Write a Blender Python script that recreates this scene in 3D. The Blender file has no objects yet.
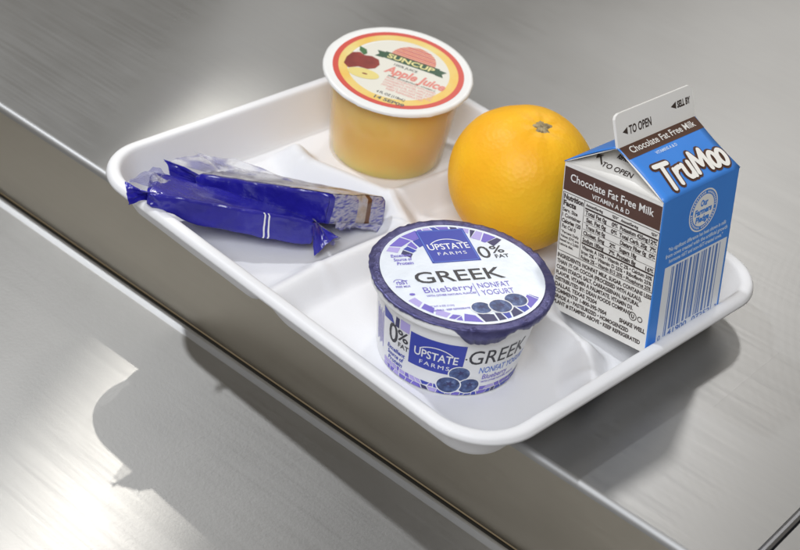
import bpy, bmesh, math, random
from mathutils import Vector, Matrix, noise

random.seed(7)
SC = bpy.context.scene
COL = SC.collection
MM = 0.001

# ------------------------------------------------------------------ camera
CAM = Vector((578.58, -450.63, 426.67)) * MM
CX = Vector((0.75498564, 0.63936208, 0.14564619))       # image right
CY = Vector((0.46453768, -0.36472091, -0.80695935))     # image down
CZ = Vector((-0.462819, 0.67690087, -0.57236683))       # view direction
cd = bpy.data.cameras.new('camera'); co = bpy.data.objects.new('camera', cd); COL.objects.link(co)
rm = Matrix((CX, -CY, -CZ)).transposed()
co.matrix_world = Matrix.Translation(CAM) @ rm.to_4x4()
cd.sensor_width = 36.0; cd.lens = 36.0 * 1550 / 800
cd.clip_start = 0.01; cd.clip_end = 100
cd.dof.use_dof = True; cd.dof.focus_distance = 0.69; cd.dof.aperture_fstop = 14
SC.camera = co
SC.render.resolution_x = 1024; SC.render.resolution_y = 704

# ------------------------------------------------------------------ light
W = bpy.data.worlds.new('World'); SC.world = W; W.use_nodes = True
wn = W.node_tree.nodes; wl = W.node_tree.links
bg = wn['Background']
tc = wn.new('ShaderNodeTexCoord'); sx = wn.new('ShaderNodeSeparateXYZ'); wr = wn.new('ShaderNodeValToRGB')
mr = wn.new('ShaderNodeMapRange'); mr.inputs[1].default_value = -1; mr.inputs[2].default_value = 1
wl.new(tc.outputs['Generated'], sx.inputs[0]); wl.new(sx.outputs['Z'], mr.inputs[0]); wl.new(mr.outputs[0], wr.inputs[0])
wr.color_ramp.elements[0].position = 0.40; wr.color_ramp.elements[0].color = (0.22, 0.17, 0.105, 1)
wr.color_ramp.elements[1].position = 0.70; wr.color_ramp.elements[1].color = (0.40, 0.365, 0.305, 1)
wl.new(wr.outputs[0], bg.inputs[0]); bg.inputs[1].default_value = 0.58

AIM = Vector((0.23, 0.05, 0.0))
def lamp(name, direction, dist, power, size, color=(1, 1, 1)):
    ld = bpy.data.lights.new(name, 'AREA'); ld.shape = 'DISK'; ld.size = size; ld.energy = power; ld.color = color
    lo = bpy.data.objects.new(name, ld); COL.objects.link(lo)
    d = Vector(direction).normalized(); lo.location = AIM + d * dist
    lo.rotation_euler = (-d).to_track_quat('-Z', 'Y').to_euler()
    return lo
def beam(name, direction, dist, power, radius, center, along, half_w, half_l, blend, color):
    """sunlight that comes in through a narrow gap: a far spot with an elongated cone"""
    ld = bpy.data.lights.new(name, 'SPOT'); ld.energy = power; ld.shadow_soft_size = radius; ld.color = color
    lo = bpy.data.objects.new(name, ld); COL.objects.link(lo)
    d = Vector(direction).normalized(); c = Vector(center)
    zax = d; yax = Vector(along); yax = (yax - zax * yax.dot(zax)).normalized(); xax = yax.cross(zax)
    m = Matrix((xax, yax, zax)).transposed().to_4x4()
    sc = Matrix.Diagonal((half_w / half_l, 1.0, 1.0, 1.0))
    lo.matrix_world = Matrix.Translation(c + d * dist) @ m @ sc
    ld.spot_size = 2 * math.atan(half_l / dist); ld.spot_blend = blend
    return lo
beam('window_sun_lamp', (-0.97, 0.97, 1.0), 6.0, 390, 0.03, (0.378, -0.483, 0), (0.45, -0.89, 0), 0.038, 0.50, 0.26, (1.0, 0.96, 0.88))
beam('window_gap_lamp', (-0.97, 0.97, 1.0), 6.0, 75, 0.05, (0.060, 0.135, 0), (0.52, -0.85, 0), 0.022, 0.9, 0.8, (1.0, 0.98, 0.95))
lamp('back_window_lamp', (-0.42, 0.93, 1.0), 3.2, 10, 0.22, (1.0, 0.97, 0.93))
beam('side_window_lamp', (-0.73, -0.12, 1.0), 4.0, 215, 0.07, (0.22, 0.02, 0), (0.0, 1.0, 0), 0.42, 0.8, 0.85, (0.95, 0.975, 1.0))
lamp('rear_glow_lamp', (-0.35, 1.7, 1.0), 3.2, 3, 0.9, (1.0, 0.97, 0.93))  # unseen soft lamp, added for a warm glow on the far right steel
lamp('front_fill_lamp', (0.35, -0.85, 1.0), 2.6, 42, 1.3, (0.93, 0.96, 1.0))  # unseen fill lamp, added to brighten the sides that face the camera
vs = SC.view_settings
vs.view_transform = 'Standard'; vs.look = 'None'; vs.exposure = 0.2; vs.gamma = 1.0; vs.use_curve_mapping = False
SC.render.engine = 'CYCLES'

# ------------------------------------------------------------------ helpers
MATS = {}
def mat(name, color, rough=0.5, metal=0.0, **kw):
    if name in MATS: return MATS[name]
    m = bpy.data.materials.new(name); m.use_nodes = True
    b = m.node_tree.nodes['Principled BSDF']
    b.inputs['Base Color'].default_value = (*color, 1); b.inputs['Roughness'].default_value = rough
    b.inputs['Metallic'].default_value = metal
    for k, v in kw.items():
        b.inputs[k].default_value = v
    MATS[name] = m
    return m
def nodes(m): return m.node_tree.nodes, m.node_tree.links, m.node_tree.nodes['Principled BSDF']
def coords(m, scale=(1, 1, 1), rot=(0, 0, 0)):
    n, l, b = nodes(m)
    t = n.new('ShaderNodeTexCoord'); mp = n.new('ShaderNodeMapping')
    mp.inputs['Scale'].default_value = scale; mp.inputs['Rotation'].default_value = rot
    l.new(t.outputs['Object'], mp.inputs[0]); return mp.outputs[0]
def noise_tex(m, vec, scale, detail=3, rough=0.5):
    n, l, b = nodes(m)
    t = n.new('ShaderNodeTexNoise'); t.inputs['Scale'].default_value = scale
    t.inputs['Detail'].default_value = detail; t.inputs['Roughness'].default_value = rough
    l.new(vec, t.inputs['Vector']); return t.outputs['Fac']
def ramp(m, fac, stops):
    n, l, b = nodes(m)
    r = n.new('ShaderNodeValToRGB'); e = r.color_ramp.elements
    while len(e) < len(stops): e.new(0.5)
    for i, (p, c) in enumerate(stops):
        e[i].position = p; e[i].color = (*c, 1) if len(c) == 3 else c
    l.new(fac, r.inputs[0]); return r.outputs[0]
def bump(m, fac, strength=0.2, dist=0.0005):
    n, l, b = nodes(m)
    bp = n.new('ShaderNodeBump'); bp.inputs['Strength'].default_value = strength; bp.inputs['Distance'].default_value = dist
    old = b.inputs['Normal'].links
    if old: l.new(old[0].from_socket, bp.inputs['Normal'])
    l.new(fac, bp.inputs['Height']); l.new(bp.outputs[0], b.inputs['Normal'])
def tint(m, stops, vec=None, scale=200, detail=4):
    n, l, b = nodes(m)
    f = noise_tex(m, vec or coords(m), scale, detail); c = ramp(m, f, stops); l.new(c, b.inputs['Base Color']); return f

def obj(name, verts, faces, material, parent=None, smooth=False, mats=None, fm=None, kind=None):
    me = bpy.data.meshes.new(name)
    me.from_pydata([tuple(v) for v in verts], [], faces); me.update()
    for mm in (mats or [material]): me.materials.append(mm)
    if fm: me.polygons.foreach_set('material_index', fm)
    if smooth: me.polygons.foreach_set('use_smooth', [True] * len(me.polygons))
    o = bpy.data.objects.new(name, me); COL.objects.link(o)
    if parent: o.parent = parent
    if kind: o['kind'] = kind
    return o
def thing(name, label, cat, loc, rot=None, group=None):
    o = bpy.data.objects.new(name, None); COL.objects.link(o); o.empty_display_size = 0.02
    m = Matrix.Translation(Vector(loc))
    if rot is not None: m = m @ rot.to_4x4()
    o.matrix_world = m
    o['label'] = label; o['category'] = cat
    if group: o['group'] = group
    return o
def fix_normals(o):
    bm = bmesh.new(); bm.from_mesh(o.data); bmesh.ops.recalc_face_normals(bm, faces=bm.faces); bm.to_mesh(o.data); bm.free()

class MB:
    """collects verts / faces in mm"""
    def __init__(s): s.v = []; s.f = []; s.m = []
    def poly(s, pts, mi=0):
        b = len(s.v); s.v += [Vector(p) for p in pts]; s.f.append(tuple(range(b, b + len(pts)))); s.m.append(mi)
    def grid(s, fn, nu, nv, mi=0, closed=False):
        b = len(s.v)
        for i in range(nu + 1):
            for j in range(nv + (0 if closed else 1)):
                s.v.append(Vector(fn(i / nu, j / nv)))
        k = nv if closed else nv + 1
        for i in range(nu):
            for j in range(nv):
                j2 = (j + 1) % k
                s.f.append((b + i * k + j, b + i * k + j2, b + (i + 1) * k + j2, b + (i + 1) * k + j)); s.m.append(mi)
    def add(s, vf, mi=0):
        v, f = vf; b = len(s.v); s.v += v; s.f += [tuple(b + i for i in q) for q in f]; s.m += [mi] * len(f)
    def warp(s, fn): s.v = [Vector(fn(p)) for p in s.v]
    def slice(s, dx):
        bm = bmesh.new(); vs_ = [bm.verts.new(p) for p in s.v]
        ml = []
        for f, mi in zip(s.f, s.m):
            try: q = bm.faces.new([vs_[i] for i in f]); q.material_index = mi
            except ValueError: pass
        x0 = min(p.x for p in s.v); x1 = max(p.x for p in s.v); x = x0 + dx
        while x < x1:
            bmesh.ops.bisect_plane(bm, geom=bm.verts[:] + bm.edges[:] + bm.faces[:], plane_co=(x, 0, 0), plane_no=(1, 0, 0)); x += dx
        bm.verts.index_update()
        s.v = [p.co.copy() for p in bm.verts]; s.f = [tuple(p.index for p in f.verts) for f in bm.faces]; s.m = [f.material_index for f in bm.faces]
        bm.free()
    def build(s, name, mats, parent=None, smooth=False, kind=None):
        ml = mats if isinstance(mats, list) else [mats]
        return obj(name, [p * MM for p in s.v], s.f, None, parent, smooth, ml, s.m if len(ml) > 1 else None, kind)

def text(s, x, y, cap, width=None, align='LEFT', bold=0.0, shear=0.0, space=1.0, z=0.0):
    """flat filled lettering, capital height in mm, optional width fit"""
    cu = bpy.data.curves.new('tmp', 'FONT'); cu.body = s; cu.size = 1.0; cu.dimensions = '2D'; cu.fill_mode = 'BOTH'
    cu.resolution_u = 3; cu.offset = bold; cu.shear = shear; cu.space_character = space
    o = bpy.data.objects.new('tmp', cu); COL.objects.link(o)
    dg = bpy.context.evaluated_depsgraph_get(); me = o.evaluated_get(dg).to_mesh()
    v = [p.co.copy() for p in me.vertices]; f = [tuple(p.vertices) for p in me.polygons]
    o.evaluated_get(dg).to_mesh_clear(); bpy.data.objects.remove(o); bpy.data.curves.remove(cu)
    if not v: return [], []
    ky = cap / 0.70
    x0 = min(p.x for p in v); x1 = max(p.x for p in v)
    kx = (width / (x1 - x0)) if width else ky
    ox = {'LEFT': x0, 'CENTER': (x0 + x1) / 2, 'RIGHT': x1}[align]
    return [Vector(((p.x - ox) * kx + x, p.y * ky + y, z)) for p in v], f
def disc(cx, cy, rx, ry=None, n=28, z=0.0, rot=0.0):
    ry = ry or rx; c, s_ = math.cos(rot), math.sin(rot)
    pts = []
    for i in range(n):
        a = 2 * math.pi * i / n; px, py = rx * math.cos(a), ry * math.sin(a)
        pts.append(Vector((cx + px * c - py * s_, cy + px * s_ + py * c, z)))
    return pts, [tuple(range(n))]
def rect(x0, y0, x1, y1, z=0.0): return [Vector((x0, y0, z)), Vector((x1, y0, z)), Vector((x1, y1, z)), Vector((x0, y1, z))], [(0, 1, 2, 3)]
def ring(cx, cy, r0, r1, a0=0, a1=360, n=60, z=0.0, kx=1, ky=1):
    v = []; f = []
    for i in range(n + 1):
        a = math.radians(a0 + (a1 - a0) * i / n)
        v += [Vector((cx + r0 * math.cos(a) * kx, cy + r0 * math.sin(a) * ky, z)), Vector((cx + r1 * math.cos(a) * kx, cy + r1 * math.sin(a) * ky, z))]
    for i in range(n): f.append((2 * i, 2 * i + 1, 2 * i + 3, 2 * i + 2))
    return v, f
def smooth01(t): t = max(0.0, min(1.0, t)); return t * t * (3 - 2 * t)

# ------------------------------------------------------------------ steel
def steel(name, col, rough, grain_dir='x', speck=0.0, aniso=0.0, arcs=False):
    m = mat(name, col, rough, 1.0)
    n, l, b = nodes(m)
    st = (14, 420, 420) if grain_dir == 'x' else (420, 14, 420)
    g = noise_tex(m, coords(m, st), 1.0, 4, 0.6)
    big = noise_tex(m, coords(m), 9, 4, 0.55)
    fine = noise_tex(m, coords(m), 1300 if arcs else 620, 3, 0.7)
    mx = n.new('ShaderNodeMath'); mx.operation = 'MULTIPLY_ADD'; l.new(g, mx.inputs[0]); mx.inputs[1].default_value = 0.16; mx.inputs[2].default_value = rough - 0.08
    mx2 = n.new('ShaderNodeMath'); mx2.operation = 'MULTIPLY_ADD'; l.new(big, mx2.inputs[0]); mx2.inputs[1].default_value = 0.14; l.new(mx.outputs[0], mx2.inputs[2])
    l.new(mx2.outputs[0], b.inputs['Roughness'])
    c = ramp(m, big, [(0.25, tuple(k * 0.93 for k in col)), (0.75, tuple(min(1, k * 1.05) for k in col))])
    l.new(c, b.inputs['Base Color'])
    bump(m, g, 0.08, 0.00015)
    if speck: bump(m, fine, speck, 0.00025)
    sc = noise_tex(m, coords(m, (5, 700, 1), (0, 0, 0.45)), 1.0, 2, 0.4); sc2 = noise_tex(m, coords(m, (700, 4, 1), (0, 0, 0.2)), 1.0, 2, 0.4)
    bump(m, ramp(m, sc, [(0.70, (0, 0, 0)), (0.78, (1, 1, 1))]), 0.10, 0.0002); bump(m, ramp(m, sc2, [(0.72, (0, 0, 0)), (0.80, (1, 1, 1))]), 0.08, 0.0002)
    if arcs:       # swirl left by the polishing wheel
        wv = n.new('ShaderNodeTexWave'); wv.wave_type = 'RINGS'; wv.rings_direction = 'Z'; wv.inputs['Scale'].default_value = 75; wv.inputs['Distortion'].default_value = 1.2; wv.inputs['Detail'].default_value = 1.0
        t_ = n.new('ShaderNodeTexCoord'); mp_ = n.new('ShaderNodeMapping'); mp_.inputs['Location'].default_value = (-0.62, -0.30, 0); l.new(t_.outputs['Object'], mp_.inputs[0]); l.new(mp_.outputs[0], wv.inputs['Vector'])
        bump(m, wv.outputs['Fac'], 0.012, 0.0005)
    if aniso:      # brushed along x: the highlight spreads across the grain
        tg = n.new('ShaderNodeCombineXYZ'); tg.inputs[1].default_value = 1.0; l.new(tg.outputs[0], b.inputs['Tangent']); b.inputs['Anisotropic'].default_value = aniso
    return m
STEEL = steel('brushed_steel', (0.365, 0.368, 0.372), 0.36, 'x', 0.06, 0.5, True)
APRON = steel('apron_steel', (0.50, 0.465, 0.40), 0.36, 'x', 0.05)
SHELF = steel('shelf_steel', (0.38, 0.376, 0.37), 0.42, 'x', 0.20, 0.72)
EDGE = mat('polished_edge_steel', (0.42, 0.425, 0.435), 0.52, 1.0)
GAP = mat('dark_joint_gap', (0.03, 0.028, 0.025), 0.7)  # near-black, for the gap along the shelf edge

H = 54.3      # counter top above lower shelf
def extrude_profile(name, prof, x0, x1, mats, fm=None, kind='structure', nseg=1):
    """closed profile in (y,z) mm, extruded along x"""
    mb = MB(); n = len(prof)
    for k in range(nseg):
        xa = x0 + (x1 - x0) * k / nseg; xb = x0 + (x1 - x0) * (k + 1) / nseg
        for i in range(n):
            a = prof[i]; b = prof[(i + 1) % n]
            mb.poly([(xa, *a), (xb, *a), (xb, *b), (xa, *b)], fm(i) if fm else 0)
    mb.poly([(x0, *p) for p in prof], 0); mb.poly([(x1, *p) for p in reversed(prof)], 0)
    o = mb.build(name, mats, None, False)
    bm = bmesh.new(); bm.from_mesh(o.data); bmesh.ops.remove_doubles(bm, verts=bm.verts, dist=1e-6); bmesh.ops.recalc_face_normals(bm, faces=bm.faces)
    for f in bm.faces: f.smooth = True
    bm.to_mesh(o.data); bm.free()
    for e in o.data.edges: pass
    o['kind'] = kind
    return o
def flat_shade_big(o, ang=35):
    o.data.set_sharp_from_angle(angle=math.radians(ang))
R_ = 3.2
prof = [(1200, 0), (R_ + 0.6, 0)]
for i in range(0, 9):
    a = math.radians(90 + 90 * i / 8); prof.append((R_ + R_ * math.cos(a), -R_ + R_ * math.sin(a)))
nb = len(prof)
prof += [(0, -R_ - 0.6), (0, -H + 0.6), (1200, -H + 0.6)]
SEAM = 449.5
ct = extrude_profile('counter', prof, -900, SEAM, [STEEL, EDGE, APRON], lambda i: 0 if i <= 1 else (1 if i < nb - 1 else 2)); flat_shade_big(ct)
# the next counter beyond the joint, with its own turned edge
ct2 = extrude_profile('adjoining_counter', [(p[0], p[1] - 0.4) for p in prof], SEAM + 4.6, 1300, [STEEL, EDGE, APRON], lambda i: 0 if i <= 1 else (1 if i < nb - 1 else 2)); flat_shade_big(ct2)
lip = MB()
for (xa, sgn) in ((SEAM - 0.2, 1),):
    pr = [(0, -0.35), (1.2, 0.1), (2.4, 0.1), (3.6, -0.6), (4.4, -2.6), (4.4, -9), (0, -9)]
    for i in range(len(pr)):
        a = pr[i]; b = pr[(i + 1) % len(pr)]
        lip.poly([(xa + a[0], 1.5, a[1]), (xa + a[0], 1190, a[1]), (xa + b[0], 1190, b[1]), (xa + b[0], 1.5, b[1])], 0)
    lip.poly([(xa + a[0], 1.5, a[1]) for a in pr], 0); lip.poly([(xa + a[0], 1190, a[1]) for a in reversed(pr)], 0)
jl = lip.build('joint_strip', mat('joint_steel', (0.30, 0.31, 0.34), 0.30, 1.0)); fix_normals(jl); jl['kind'] = 'structure'
# lower shelf: rolled edge against the counter front, thin dark joint between
pr2 = [(-1200, -H), (-8.8, -H), (-8.2, -H)]
for i in range(1, 10):
    a = math.radians(112 - 112 * i / 9); pr2.append((-5.4 + 3.4 * math.cos(a), -H - 1.9 + 3.4 * math.sin(a)))
pr2 += [(-2.0, -H - 9), (-1200, -H - 9)]
sh = extrude_profile('lower_shelf', pr2, -900, 1300, [SHELF, EDGE], lambda i: 1 if 2 <= i < 12 else 0); flat_shade_big(sh)
jg = extrude_profile('joint_gap_bar', [(-2.4, -H - 2.5), (2, -H - 2.5), (2, -H - 8), (-2.4, -H - 8)], -900, 1300, [GAP])  # dark gap behind the rolled edge, drawn as a solid near-black bar

# ------------------------------------------------------------------ foam tray
TL = Vector((92.466, -25.108, 0)); TU = Vector((0.99754, -0.0701, 0)); TV = Vector((0.07378, 0.99727, 0))
LU, LV, RC = 264.0, 216.0, 31.0
FOAM = mat('white_foam', (0.74, 0.745, 0.775), 0.5, 0.0)
FOAM.node_tree.nodes['Principled BSDF'].inputs['Subsurface Weight'].default_value = 0.12
FOAM.node_tree.nodes['Principled BSDF'].inputs['Subsurface Radius'].default_value = (0.004, 0.004, 0.004)
FOAM.node_tree.nodes['Principled BSDF'].inputs['Subsurface Scale'].default_value = 1.0
bump(FOAM, noise_tex(FOAM, coords(FOAM), 600, 3), 0.10, 0.0005)
bump(FOAM, noise_tex(FOAM, coords(FOAM), 38, 2), 0.12, 0.0012)
RIDGES = [
    [(35, 111), (46, 107), (94, 121)],
    [(94, 121), (97, 166), (98, 214)],
    [(94, 121), (121, 106), (120, 48), (124, 2)],
    [(121, 106), (209, 110), (233, 106), (247, 92), (262, 78)],
    [(209, 110), (191, 128), (189, 214)],
]
def seg_dist(p, a, b):
    ax, ay = a; bx, by = b; dx, dy = bx - ax, by - ay
    t = max(0, min(1, ((p[0] - ax) * dx + (p[1] - ay) * dy) / (dx * dx + dy * dy)))
    return math.hypot(p[0] - ax - t * dx, p[1] - ay - t * dy)
def smax(a, b, k=2.2):
    h = max(k - abs(a - b), 0) / k
    return max(a, b) + h * h * k * 0.25
FLOOR = 3.4
def ridge_z(p):
    z = FLOOR
    for r in RIDGES:
        for a, b in zip(r, r[1:]):
            d = seg_dist(p, a, b)
            if d < 16: z = smax(z, 14.0 - 1.15 * max(0, math.sqrt(d * d + 7.0) - 2.9), 2.8)
    return z
def rim_z(d):
    pts = [(0, 20.6), (0.4, 22.3), (1.2, 23.5), (2.4, 24.0), (5.0, 24.0), (6.2, 23.6), (7.0, 22.5), (15.0, 6.5), (18, FLOOR - 2)]
    for (a, za), (b, zb) in zip(pts, pts[1:]):
        if d <= b: return za + (zb - za) * (d - a) / (b - a)
    return FLOOR - 2
def rr_point(k, n, d):
    """point k of n round the rounded rectangle, inset by d"""
    w = LU - 2 * d; h = LV - 2 * d; r = max(RC - d, 5.0); r = min(r, w / 2 - 0.01, h / 2 - 0.01)
    seg = [LU - 2 * RC, math.pi / 2 * RC, LV - 2 * RC, math.pi / 2 * RC] * 2
    seg = [LU - 2 * RC, math.pi / 2 * RC, LV - 2 * RC, math.pi / 2 * RC, LU - 2 * RC, math.pi / 2 * RC, LV - 2 * RC, math.pi / 2 * RC]
    s = k / n * sum(seg); i = 0
    while s > seg[i] and i < 7: s -= seg[i]; i += 1
    t = s / seg[i]
    x0, y0, x1, y1 = d, d, LU - d, LV - d
    if i == 0: return (x0 + r + (w - 2 * r) * t, y0)
    if i == 1: a = -math.pi / 2 + t * math.pi / 2; return (x1 - r + r * math.cos(a), y0 + r + r * math.sin(a))
    if i == 2: return (x1, y0 + r + (h - 2 * r) * t)
    if i == 3: a = t * math.pi / 2; return (x1 - r + r * math.cos(a), y1 - r + r * math.sin(a))
    if i == 4: return (x1 - r - (w - 2 * r) * t, y1)
    if i == 5: a = math.pi / 2 + t * math.pi / 2; return (x0 + r + r * math.cos(a), y1 - r + r * math.sin(a))
    if i == 6: return (x0, y1 - r - (h - 2 * r) * t)
    a = math.pi + t * math.pi / 2; return (x0 + r + r * math.cos(a), y0 + r + r * math.sin(a))
tray = thing('lunch_tray', 'white foam compartment lunch tray overhanging the steel counter edge', 'tray', (TL + TU * 132 + TV * 108) * MM)
tc_ = TL + TU * 132 + TV * 108
NR = 420
ds = [0, 0.25, 0.6, 1.1, 1.8, 2.6, 3.6, 4.6, 5.6, 6.4, 7.2, 8.0, 8.8, 9.8] + [11 + i * 1.25 for i in range(77)] + [107.6]
mb = MB()
for d in ds:
    for k in range(NR):
        p = rr_point(k, NR, d)
        z = smax(rim_z(d), ridge_z(p) if d > 3 else 0, 2.2) if d > 5 else rim_z(d)
        dent = 0.25 * noise.noise(Vector((p[0] * 0.05, p[1] * 0.05, 3.1)))
        q = TL + TU * p[0] + TV * p[1] - tc_
        mb.v.append(Vector((q.x, q.y, z + dent * min(1, d / 6))))
for i in range(len(ds) - 1):
    for k in range(NR):
        k2 = (k + 1) % NR
        mb.f.append((i * NR + k, i * NR + k2, (i + 1) * NR + k2, (i + 1) * NR + k)); mb.m.append(0)
b0 = (len(ds) - 1) * NR
mb.f.append(tuple(range(b0, b0 + NR))); mb.m.append(0)
shell = mb.build('tray_shell', FOAM, tray, True); fix_normals(shell)
if shell.data.polygons[len(shell.data.polygons) // 2].normal.z < 0: shell.data.flip_normals()
so = shell.modifiers.new('thickness', 'SOLIDIFY'); so.thickness = 2.6 * MM; so.offset = -1; so.use_even_offset = False

# ------------------------------------------------------------------ yogurt cup
YO = Vector((287.72, 21.87, 3.6)); YH = 43.18; YRL, YRB, YLAB = 40.7, 31.7, 36.2
YW = mat('yogurt_white_plastic', (0.80, 0.81, 0.83), 0.34)
P_BLUE = mat('print_royal_blue', (0.035, 0.055, 0.40), 0.38)
P_DKBLUE = mat('print_navy', (0.03, 0.03, 0.12), 0.4)
P_PURP = mat('print_violet', (0.17, 0.13, 0.56), 0.4)
P_LAV = mat('print_lavender', (0.44, 0.38, 0.75), 0.4)
P_BLK = mat('print_charcoal', (0.035, 0.035, 0.045), 0.42)
P_WHT = mat('print_white', (0.84, 0.85, 0.87), 0.4)
P_BERRY = mat('print_blueberry', (0.05, 0.08, 0.22), 0.4)
tint(P_BERRY, [(0.3, (0.02, 0.03, 0.10)), (0.55, (0.06, 0.10, 0.26)), (0.8, (0.22, 0.30, 0.50))], scale=420)
P_LTBLUE = mat('print_cornflower', (0.10, 0.20, 0.62), 0.4)
FOIL = mat('lid_violet_foil', (0.062, 0.058, 0.20), 0.32, 0.6)
FOIL.node_tree.nodes['Principled BSDF'].inputs['Coat Weight'].default_value = 0.0
tint(FOIL, [(0.3, (0.055, 0.053, 0.17)), (0.75, (0.13, 0.127, 0.28))], scale=160)
bump(FOIL, noise_tex(FOIL, coords(FOIL), 520, 4, 0.65), 0.5, 0.0007)
LABEL = mat('lid_silver_white_label', (0.74, 0.78, 0.83), 0.33, 0.15)
tint(LABEL, [(0.3, (0.71, 0.77, 0.86)), (0.75, (0.78, 0.83, 0.91))], scale=120)
bump(LABEL, noise_tex(LABEL, coords(LABEL), 200, 4, 0.65), 0.16, 0.0008)

yog = thing('yogurt_cup', 'white and violet blueberry yogurt cup with foil lid at the tray corner', 'yogurt', YO * MM)
def yr(t): return YRB + (36.6 - YRB) / 38.0 * t
prof_y = [(0, 0.9), (YRB - 3.5, 0.9), (YRB - 2.4, 0.0), (YRB - 0.9, 0.0), (YRB - 0.1, 0.8)] + [(yr(t), t) for t in (2, 6, 12, 18, 24, 30, 35, 38)] + [(37.2, 38.3), (39.9, 38.6), (40.1, 39.4), (40.1, 41.6), (39.6, YH - 0.9), (36.5, YH - 0.9), (35.5, YH - 2), (0, YH - 2.2)]
mb = MB(); NA = 96
for r, z in prof_y:
    for k in range(NA):
        a = 2 * math.pi * k / NA; mb.v.append(Vector((r * math.cos(a), r * math.sin(a), z)))
for i in range(len(prof_y) - 1):
    for k in range(NA):
        k2 = (k + 1) % NA; mb.f.append((i * NA + k, i * NA + k2, (i + 1) * NA + k2, (i + 1) * NA + k)); mb.m.append(0)
cup = mb.build('cup', YW, yog, True); fix_normals(cup); cup.data.set_sharp_from_angle(angle=math.radians(50))

def lump(a): return noise.noise(Vector((math.cos(a) * 3.2, math.sin(a) * 3.2, 1.7)))
def lump2(a): return noise.noise(Vector((math.cos(a) * 11, math.sin(a) * 11, 5.7)))
def flap(a):
    d = math.degrees(math.atan2(math.sin(a - math.radians(-37)), math.cos(a - math.radians(-37))))
    e = 0.0
    e += 6.2 * smooth01((22 - abs(d)) / 14)
    d2 = math.degrees(math.atan2(math.sin(a - math.radians(-2)), math.cos(a - math.radians(-2))))
    e += 2.6 * smooth01((16 - abs(d2)) / 12)
    return e
def rim_wob(a): return 0.40 * lump(a) + 0.15 * lump2(a) + 0.16 * noise.noise(Vector((math.cos(a) * 26, math.sin(a) * 26, 2.2)))
mb = MB(); NA = 288
def lid_ring(a, j):
    w = rim_wob(a); dr = 1.1 + 0.40 * lump2(a + 0.4) + 0.6 * lump(a * 1.0 + 2) + flap(a)
    r, z = [(YLAB - 0.8, YH), (37.2, YH + 0.10), (38.6, YH + 0.16), (40.0, YH + 0.12), (40.9 + w, YH - 0.02), (41.1 + w, YH - 0.3), (41.0 + w * 1.8 - .02 * dr, YH - 0.3 - dr * 0.5), (40.8 + w * 3.0 - 0.12 * dr, YH - 0.3 - dr)][j]
    cr = 0.32 * noise.noise(Vector((r * math.cos(a) * 0.45, r * math.sin(a) * 0.45, z * 0.5)))
    return Vector(((r + cr * (j > 3)) * math.cos(a), (r + cr * (j > 3)) * math.sin(a), z + cr * (0 < j < 5)))
mb.grid(lambda u, v: lid_ring(2 * math.pi * v, round(u * 7)), 7, NA, closed=True)
lid = mb.build('foil_lid', FOIL, yog, True); fix_normals(lid)
sm = lid.modifiers.new('thickness', 'SOLIDIFY'); sm.thickness = 0.2 * MM; sm.offset = -1
mb = MB()
def lab_pt(u, v):
    a = 2 * math.pi * v; r = (YLAB + 0.2) * u
    return Vector((r * math.cos(a), r * math.sin(a), YH + 0.18 - 0.0))
mb.grid(lab_pt, 6, 96, closed=True)
label_o = mb.build('lid_label', LABEL, lid, True)
LT = math.radians(58.5)
def lid_map(p): return Vector((p.x * math.cos(LT) - p.y * math.sin(LT), p.x * math.sin(LT) + p.y * math.cos(LT), YH + 0.28 + p.z))
def mosaic_lid(mb):
    rnd = random.Random(5)
    def cell(quad, mi):
        c = sum(quad, Vector((0, 0, 0))) / 4
        mb.poly([c + (q - c) * (1 - 0.62 / max(1.2, (q - c).length)) for q in quad], mi)
    def band(rings, a0, a1, step):
        for ri, (ra, rb) in enumerate(rings):
            a = a0 + rnd.uniform(0, 3); prev = 0
            while a < a1:
                w = step * rnd.uniform(0.55, 1.35); b = min(a1, a + w); sk = rnd.uniform(-2.5, 2.5)
                P = lambda r, t: Vector((r * math.cos(math.radians(t)), r * math.sin(math.radians(t)), 0))
                ja, jb = rnd.uniform(-.7, .7), rnd.uniform(-.7, .7)
                hi = 0 if rb > 35 else 1
                cell([P(ra + ja, a + prev), P(rb + hi * ja, a - prev), P(rb + hi * jb, b - sk), P(ra + jb, b + sk)], rnd.choice([0, 0, 1, 1, 2, 3]))
                prev = sk; a = b
    band([(23.5, 29.3), (29.3, 35.3)], 107, 146, 12)
    band([(27.5, 35.3)], 37, 64, 10)
    band([(31.0, 35.4)], 64, 107, 9)
    band([(31.2, 35.4)], 207, 250, 11)
    band([(29.5, 35.4)], 250, 322, 10)
mb = MB(); mosaic_lid(mb); mb.warp(lid_map); mb.build('printed_mosaic', [P_PURP, P_DKBLUE, P_BLUE, P_LAV], lid, kind='stuff')
mb = MB(); mb.add(rect(-11.2, 8.0, 11.8, 32.6, 0.05)); mb.warp(lid_map); mb.build('brand_panel', P_BLUE, lid)
mb = MB()
for q in ((-10.7, 8.5, 11.3, 8.9), (-10.7, 31.7, 11.3, 32.1), (-10.7, 8.5, -10.3, 32.1), (10.9, 8.5, 11.3, 32.1)): mb.add(rect(*q, 0.09))
mb.warp(lid_map); mb.build('panel_border', P_LTBLUE, lid)
mb = MB()
mb.add(text('UPSTATE', 0.3, 17.6, 4.3, 19.5, 'CENTER', 0.012, z=0.10)); mb.add(text('FARMS', 0.3, 13.4, 2.2, 13.5, 'CENTER', 0.0, space=1.3, z=0.10))
mb.add(ring(0.3, 14.5, 10.4, 10.9, 42, 138, 24, 0.10))
mb.warp(lid_map); mb.build('lettering', P_WHT, lid)
mb = MB()
mb.add(text('GREEK', -22.8, -5.6, 7.9, 41, 'LEFT', 0.008, z=0.05))
mb.warp(lid_map); mb.build('lettering', P_BLK, lid); mb = MB()
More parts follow.
